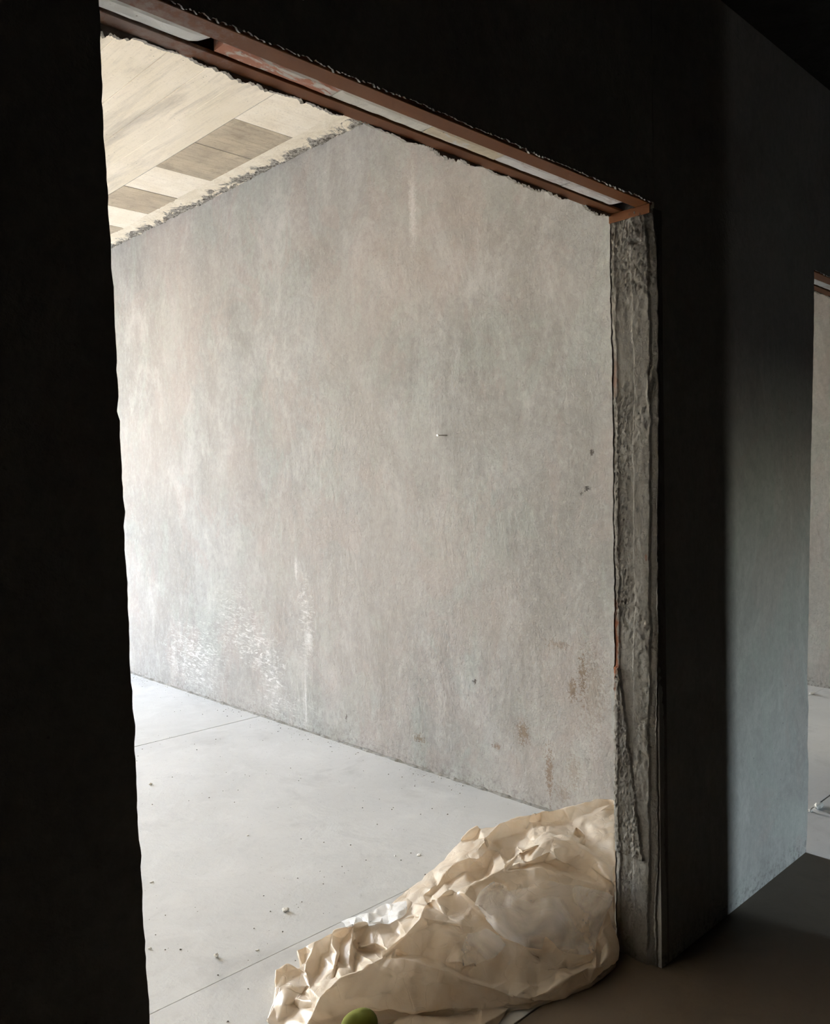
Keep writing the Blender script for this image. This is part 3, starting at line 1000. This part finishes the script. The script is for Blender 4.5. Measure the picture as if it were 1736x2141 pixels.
def keep_out(p):
    """stay clear of the wall and the door jamb"""
    if p.x > XW - .012:
        p.x = XW - .012
    if p.y < TH + .022 and p.x > XR - .016:
        if p.x - (XR - .016) < TH + .022 - p.y:
            p.x = XR - .016
        else:
            p.y = TH + .022
    p.z = max(p.z, 0.002)
    return p


def crumple(bm, cuts, amp, smooth_it):
    bmesh.ops.subdivide_edges(bm, edges=bm.edges[:], cuts=cuts, use_grid_fill=True)
    bmesh.ops.triangulate(bm, faces=bm.faces[:])
    for _ in range(smooth_it):
        bmesh.ops.smooth_vert(bm, verts=bm.verts[:], factor=0.5, use_axis_x=True, use_axis_y=True, use_axis_z=True)
    bm.normal_update()
    mv = []
    for v in bm.verts:
        p = v.co
        q = p + 0.03 * noise.noise_vector(p * 5)
        # long creases run across the heap, from the wall down to the near left
        g = Vector(((0.80 * q.x + 0.60 * q.y) * 5.0, (-0.60 * q.x + 0.80 * q.y) * 11.0, q.z * 9.0))
        a = noise.voronoi(g)[0][0]
        b = noise.voronoi(g * 2.3 + Vector((5, 3, 1)))[0][0]
        c = abs(noise.noise(q * 24))
        mv.append(v.normal * amp * ((0.45 - a) * 1.7 + (0.45 - b) * 0.55 + (0.2 - c) * 0.35))
    for v, d in zip(bm.verts, mv):
        v.co = keep_out(v.co + d)


bm = bmesh.new()
bv = [bm.verts.new(keep_out(p.copy())) for p in P3]
for f in TR:
    try:
        fc = bm.faces.new([bv[i] for i in f])
    except ValueError:
        continue
for v in [v for v in bm.verts if not v.link_faces]:
    bm.verts.remove(v)
bmesh.ops.recalc_face_normals(bm, faces=bm.faces[:])
if sum(f.normal.z for f in bm.faces) < 0:
    bmesh.ops.reverse_faces(bm, faces=bm.faces[:])
# tuck the hidden back down to the floor
be = [e for e in bm.edges if e.is_boundary]
ret = bmesh.ops.extrude_edge_only(bm, edges=be)
for v in [g for g in ret['geom'] if isinstance(g, bmesh.types.BMVert)]:
    h = v.co - CAM
    h.z = 0
    h.normalize()
    if v.co.z > 0.01:
        v.co += h * (0.02 + 0.35 * v.co.z)
    v.co.z = 0.002
    keep_out(v.co)
crumple(bm, 8, 0.012, 1)
me = bpy.data.meshes.new('plastic_sheet')
bm.to_mesh(me)
bm.free()
for p in me.polygons:
    p.use_smooth = True
K, ms = plastic_mat('tan_plastic', (0.80, 0.69, 0.56), (0.87, 0.79, 0.69), 0.42, 0.34)
me.materials.append(K.m)
sheet = bpy.data.objects.new('plastic_sheet', me)
COL.objects.link(sheet)
# unseen second layer added under the sheet to block light leaking through
bi = bmesh.new()
vi = [bi.verts.new(keep_out(Vector((p.x, p.y, 0.45 * p.z)))) for p in P3]
for f in TR:
    try:
        bi.faces.new([vi[i] for i in f])
    except ValueError:
        pass
for v in [v for v in bi.verts if not v.link_faces]:
    bi.verts.remove(v)
bmesh.ops.recalc_face_normals(bi, faces=bi.faces[:])
crumple(bi, 1, 0.006, 2)
for v in bi.verts:
    v.co.z = max(0.0025, v.co.z - 0.008)
mi = bpy.data.meshes.new('light_block_layer')
bi.to_mesh(mi)
bi.free()
mi.materials.append(K.m)
io = bpy.data.objects.new('light_block_layer', mi)
COL.objects.link(io)
io.parent = sheet
tag(sheet, 'crumpled heap of tan plastic sheeting on the floor against the door jamb', 'plastic sheet')


def film(name, outline, lift, mat, extra=(), cuts=4, amp=0.006, zf=None):
    """thin film draped over the heap: outline in pixels of the photograph, lifted off the surface"""
    xs_, ys_ = [p[0] for p in outline], [p[1] for p in outline]
    P = [Vector((p[0], -p[1])) for p in outline]
    n = len(P)
    E_ = [(i, (i + 1) % n) for i in range(n)]
    poly = outline

    def ins(x, y):
        c = False
        for (xa, ya), (xb, yb) in zip(poly, poly[1:] + poly[:1]):
            if (ya > y) != (yb > y) and x < (xb - xa) * (y - ya) / (yb - ya) + xa:
                c = not c
        return c
    for p in pts:
        if ins(p.x, p.y):
            P.append(Vector((p.x, -p.y)))
    for p in extra:
        P.append(Vector((p[0], -p[1])))
    v2, e2, f2, a_, b_, c_ = delaunay_2d_cdt(P, E_, [], 0, 1e-4, True)
    b2 = bmesh.new()
    vs = []
    for q in v2:
        z = (zf(q.x, -q.y) if zf else heap_z(q.x, -q.y)) + lift
        p = onz(q.x, -q.y, z)
        vs.append(b2.verts.new(keep_out(p)))
    for f in f2:
        if ins(sum(v2[i].x for i in f) / 3, -sum(v2[i].y for i in f) / 3):
            b2.faces.new([vs[i] for i in f])
    for v in [v for v in b2.verts if not v.link_faces]:
        b2.verts.remove(v)
    bmesh.ops.recalc_face_normals(b2, faces=b2.faces[:])
    if sum(f.normal.z for f in b2.faces) < 0:
        bmesh.ops.reverse_faces(b2, faces=b2.faces[:])
    crumple(b2, cuts, amp, 1)
    m2 = bpy.data.meshes.new(name)
    b2.to_mesh(m2)
    b2.free()
    for p in m2.polygons:
        p.use_smooth = True
    m2.materials.append(mat)
    o2 = bpy.data.objects.new(name, m2)
    COL.objects.link(o2)
    return o2


KF, msf = plastic_mat('milky_film', (0.88, 0.86, 0.83), (0.92, 0.91, 0.90), 0.30, 0.2)
tp = KF.n('ShaderNodeBsdfTransparent')
mx = KF.n('ShaderNodeMixShader')
KF.l(KF.rng(KF.noise(6, 5, 0.6, 1.0), 0.36, 0.64, 0.40, 0.85), mx.inputs[0])
KF.l(msf.outputs[0], mx.inputs[1])
KF.l(tp.outputs[0], mx.inputs[2])
KF.l(mx.outputs[0], KF.out.inputs[0])
f1 = film('plastic_film', [(1032, 1842), (1062, 1858), (1115, 1851), (1150, 1838), (1200, 1846), (1268, 1862), (1285, 1872), (1281, 1895), (1262, 1935), (1250, 1963),
                           (1245, 1990), (1224, 1998), (1188, 1994), (1163, 1976), (1142, 1958), (1137, 1988), (1100, 1982), (1056, 1962), (1016, 1938), (975, 1950), (963, 1985), (968, 2018), (1000, 2015), (1034, 2006),
                           (1060, 1975), (1040, 1950), (1010, 1915), (990, 1890), (1000, 1866)], 0.012, KF.m, extra=[(1150, 1900), (1200, 1930), (1100, 1900), (1060, 1900), (1210, 1880), (1180, 1950)], amp=0.012)
tag(f1, 'milky translucent film draped over the front of the tan plastic heap', 'plastic film')
KW, msw = plastic_mat('white_film', (0.84, 0.84, 0.84), (0.90, 0.90, 0.91), 0.25, 0.3)


def wz(px, py):
    return max(heap_z(px, py), 0.004 + 0.030 * max(0.0, min(1.0, (px - 715) / 110))) + 0.004 + 0.004 * math.sin(py * 0.9 + px * .12)


f2 = film('gathered_end', [(713, 1923), (722, 1920), (745, 1917), (770, 1909), (790, 1898), (806, 1888), (828, 1884), (851, 1886), (852, 1899), (850, 1912), (832, 1921), (814, 1930), (800, 1930), (770, 1932), (745, 1936), (725, 1939), (720, 1932)],
          0.012, KW.m, extra=[(735, 1926), (735, 1931), (760, 1919), (760, 1926), (785, 1908), (785, 1918), (810, 1900), (812, 1915), (830, 1895), (832, 1908)], cuts=5, amp=0.012, zf=wz)
f2.parent = sheet
f2['label'] = 'white gathered end poking out at the left of the heap'

# ------------------------------------------------------------------ small things
def lathe(bmv, prof, seg=20):
    """(radius, height) profile turned about Z"""
    n = len(bmv.v)
    for r, h in prof:
        for i in range(seg):
            a = 2 * math.pi * i / seg
            bmv.v.append((r * math.cos(a), r * math.sin(a), h))
    for j in range(len(prof) - 1):
        for i in range(seg):
            k = (i + 1) % seg
            bmv.f.append((n + j * seg + i, n + j * seg + k, n + (j + 1) * seg + k, n + (j + 1) * seg + i))
    bmv.f.append(tuple(reversed(range(n, n + seg))))
    bmv.f.append(tuple(range(n + (len(prof) - 1) * seg, n + len(prof) * seg)))
    return bmv


nail = empty('nail', (XW - .003, 1.488, 1.622))
tag(nail, 'single nail sticking out of the grey plaster wall', 'nail')
sh = lathe(MB(), [(0.0006, -0.012), (0.0024, -0.004), (0.0026, 0.058)], 10).build('shank', M_NAIL, nail, True)
hd = lathe(MB(), [(0.0026, 0.058), (0.0060, 0.0585), (0.0064, 0.060), (0.0058, 0.0615)], 14).build('head', flat('nail_head_bright', (0.75, 0.74, 0.72), 0.3, 0.6), nail, True)
nail.rotation_euler = (math.radians(2), math.radians(-91), 0)

gp = onz(746, 2128, 0.05)
gb = MB()
gb.grid(28, 18, lambda u, t: (
    (0.050 + 0.004 * math.cos(2 * math.tau * u)) * math.sin(math.pi * t) * math.cos(math.tau * u) * (1 - 0.12 * math.cos(math.pi * t)),
    (0.046) * math.sin(math.pi * t) * math.sin(math.tau * u) * (1 - 0.12 * math.cos(math.pi * t)),
    -0.038 * math.cos(math.pi * t) + 0.002 * math.sin(3 * math.tau * u) * math.sin(math.pi * t)))
g = gb.build('green_ball', M_GREEN, None, True)
g.location = gp + Vector((-0.045, -0.065, 0.028))
g.location = CAM + (g.location - CAM) * 0.96
g.scale = (.88, .88, .9)
tag(g, 'olive green rounded object in front of the tan plastic at the bottom edge', 'ball')


def crumb(px, py, size, label, mat=M_CRUMB, flatn=0.5, seed=0, name='plaster_crumb', stretch=(1, 1), rz=0.0):
    p = onz(px, py, 0)
    b = bmesh.new()
    bmesh.ops.create_icosphere(b, subdivisions=2, radius=1.0)
    for v in b.verts:
        k = 1 + 0.55 * noise.noise(v.co * 1.6 + Vector((seed * 3.1, seed, 2)))
        v.co = Vector((v.co.x * stretch[0], v.co.y * stretch[1], v.co.z * flatn)) * (k * size)
    zmin = min(v.co.z for v in b.verts)
    for v in b.verts:
        v.co.z -= zmin
    m = bpy.data.meshes.new(name)
    b.to_mesh(m)
    b.free()
    m.materials.append(mat)
    o = bpy.data.objects.new(name, m)
    COL.objects.link(o)
    o.location = (p.x, p.y, -0.0005)
    o.rotation_euler.z = rz
    tag(o, label, 'crumb')
    return o


crumb(597, 1905, 0.011, 'white plaster crumb left of the plastic heap, largest on the open floor', seed=1)
crumb(452, 2001, 0.0075, 'round whitish pebble of plaster low on the open floor', seed=2, flatn=.8)
crumb(876, 1788, 0.009, 'flat white plaster flake beside the top of the plastic heap', seed=3, flatn=.25, stretch=(1.3, .8), rz=.6)
crumb(826, 1790, 0.006, 'thin pale sliver left of the flat white flake', seed=4, flatn=.3, stretch=(1.2, .5), rz=.9)
crumb(315, 1641, 0.009, 'white crumb near the left door edge, halfway up the floor', seed=5, flatn=.5, stretch=(1.2, .8))
crumb(317, 1845, 0.006, 'small white flake close to the left door edge', seed=6, flatn=.3, stretch=(1.3, .7))
crumb(313, 1984, 0.005, 'tiny pale crumb at the left door edge near the bottom', seed=7)
crumb(538, 1987, 0.005, 'thin white flake on the floor between pebble and plastic heap', seed=8, flatn=.3, stretch=(1.3, .6), rz=-.4)
crumb(888, 1606, 0.012, 'pale plaster lump at the foot of the long grey wall', seed=9, flatn=.5, stretch=(.7, 1.4))
crumb(1712, 1689, 0.020, 'white plaster scrap lying on the joint in the second doorway', seed=10, flatn=.45, stretch=(1.7, .8), rz=0.1)
crumb(1694, 1697, 0.009, 'small white lump beside the scrap in the second doorway', seed=11, flatn=.6)
crumb(1698, 1452, 0.02, 'white crumb far inside the second lit room', seed=12, flatn=.3, stretch=(1.5, .7))
crumb(518, 1747, 0.006, 'pale low crumb in the middle of the open floor', seed=13, flatn=.3)

# grit scattered over the floor, too fine to count
gv, gf = [], []
gr = random.Random(3)
base = [(1, 0, 0), (-.5, .85, 0), (-.5, -.85, 0), (.1, 0, .9)]
n = 0
while n < 1300:
    x, y = gr.uniform(0.7, XW - .03), 0.2 + 4.9 * gr.random() ** 1.3
    if gr.random() < 0.30:
        x = XW - .015 - abs(gr.gauss(0, .07))
    if noise.noise(Vector((x * 2.2, y * 2.2, 4))) < gr.uniform(-.7, .5):
        continue
    s = 0.0013 + 0.0030 * gr.random() ** 3
    a = gr.random() * 6.28
    k = len(gv)
    for bx_, by_, bz_ in base:
        gv.append((x + s * (bx_ * math.cos(a) - by_ * math.sin(a)) * gr.uniform(.7, 1.4), y + s * (bx_ * math.sin(a) + by_ * math.cos(a)), .0002 + s * bz_))
    gf += [(k, k + 1, k + 3), (k + 1, k + 2, k + 3), (k + 2, k, k + 3), (k, k + 2, k + 1)]
    n += 1
gt = mesh('floor_grit', gv, gf, M_GRIT)
gt['kind'] = 'stuff'
tag(gt, 'fine dark grit scattered over the pale screed floor', 'grit')
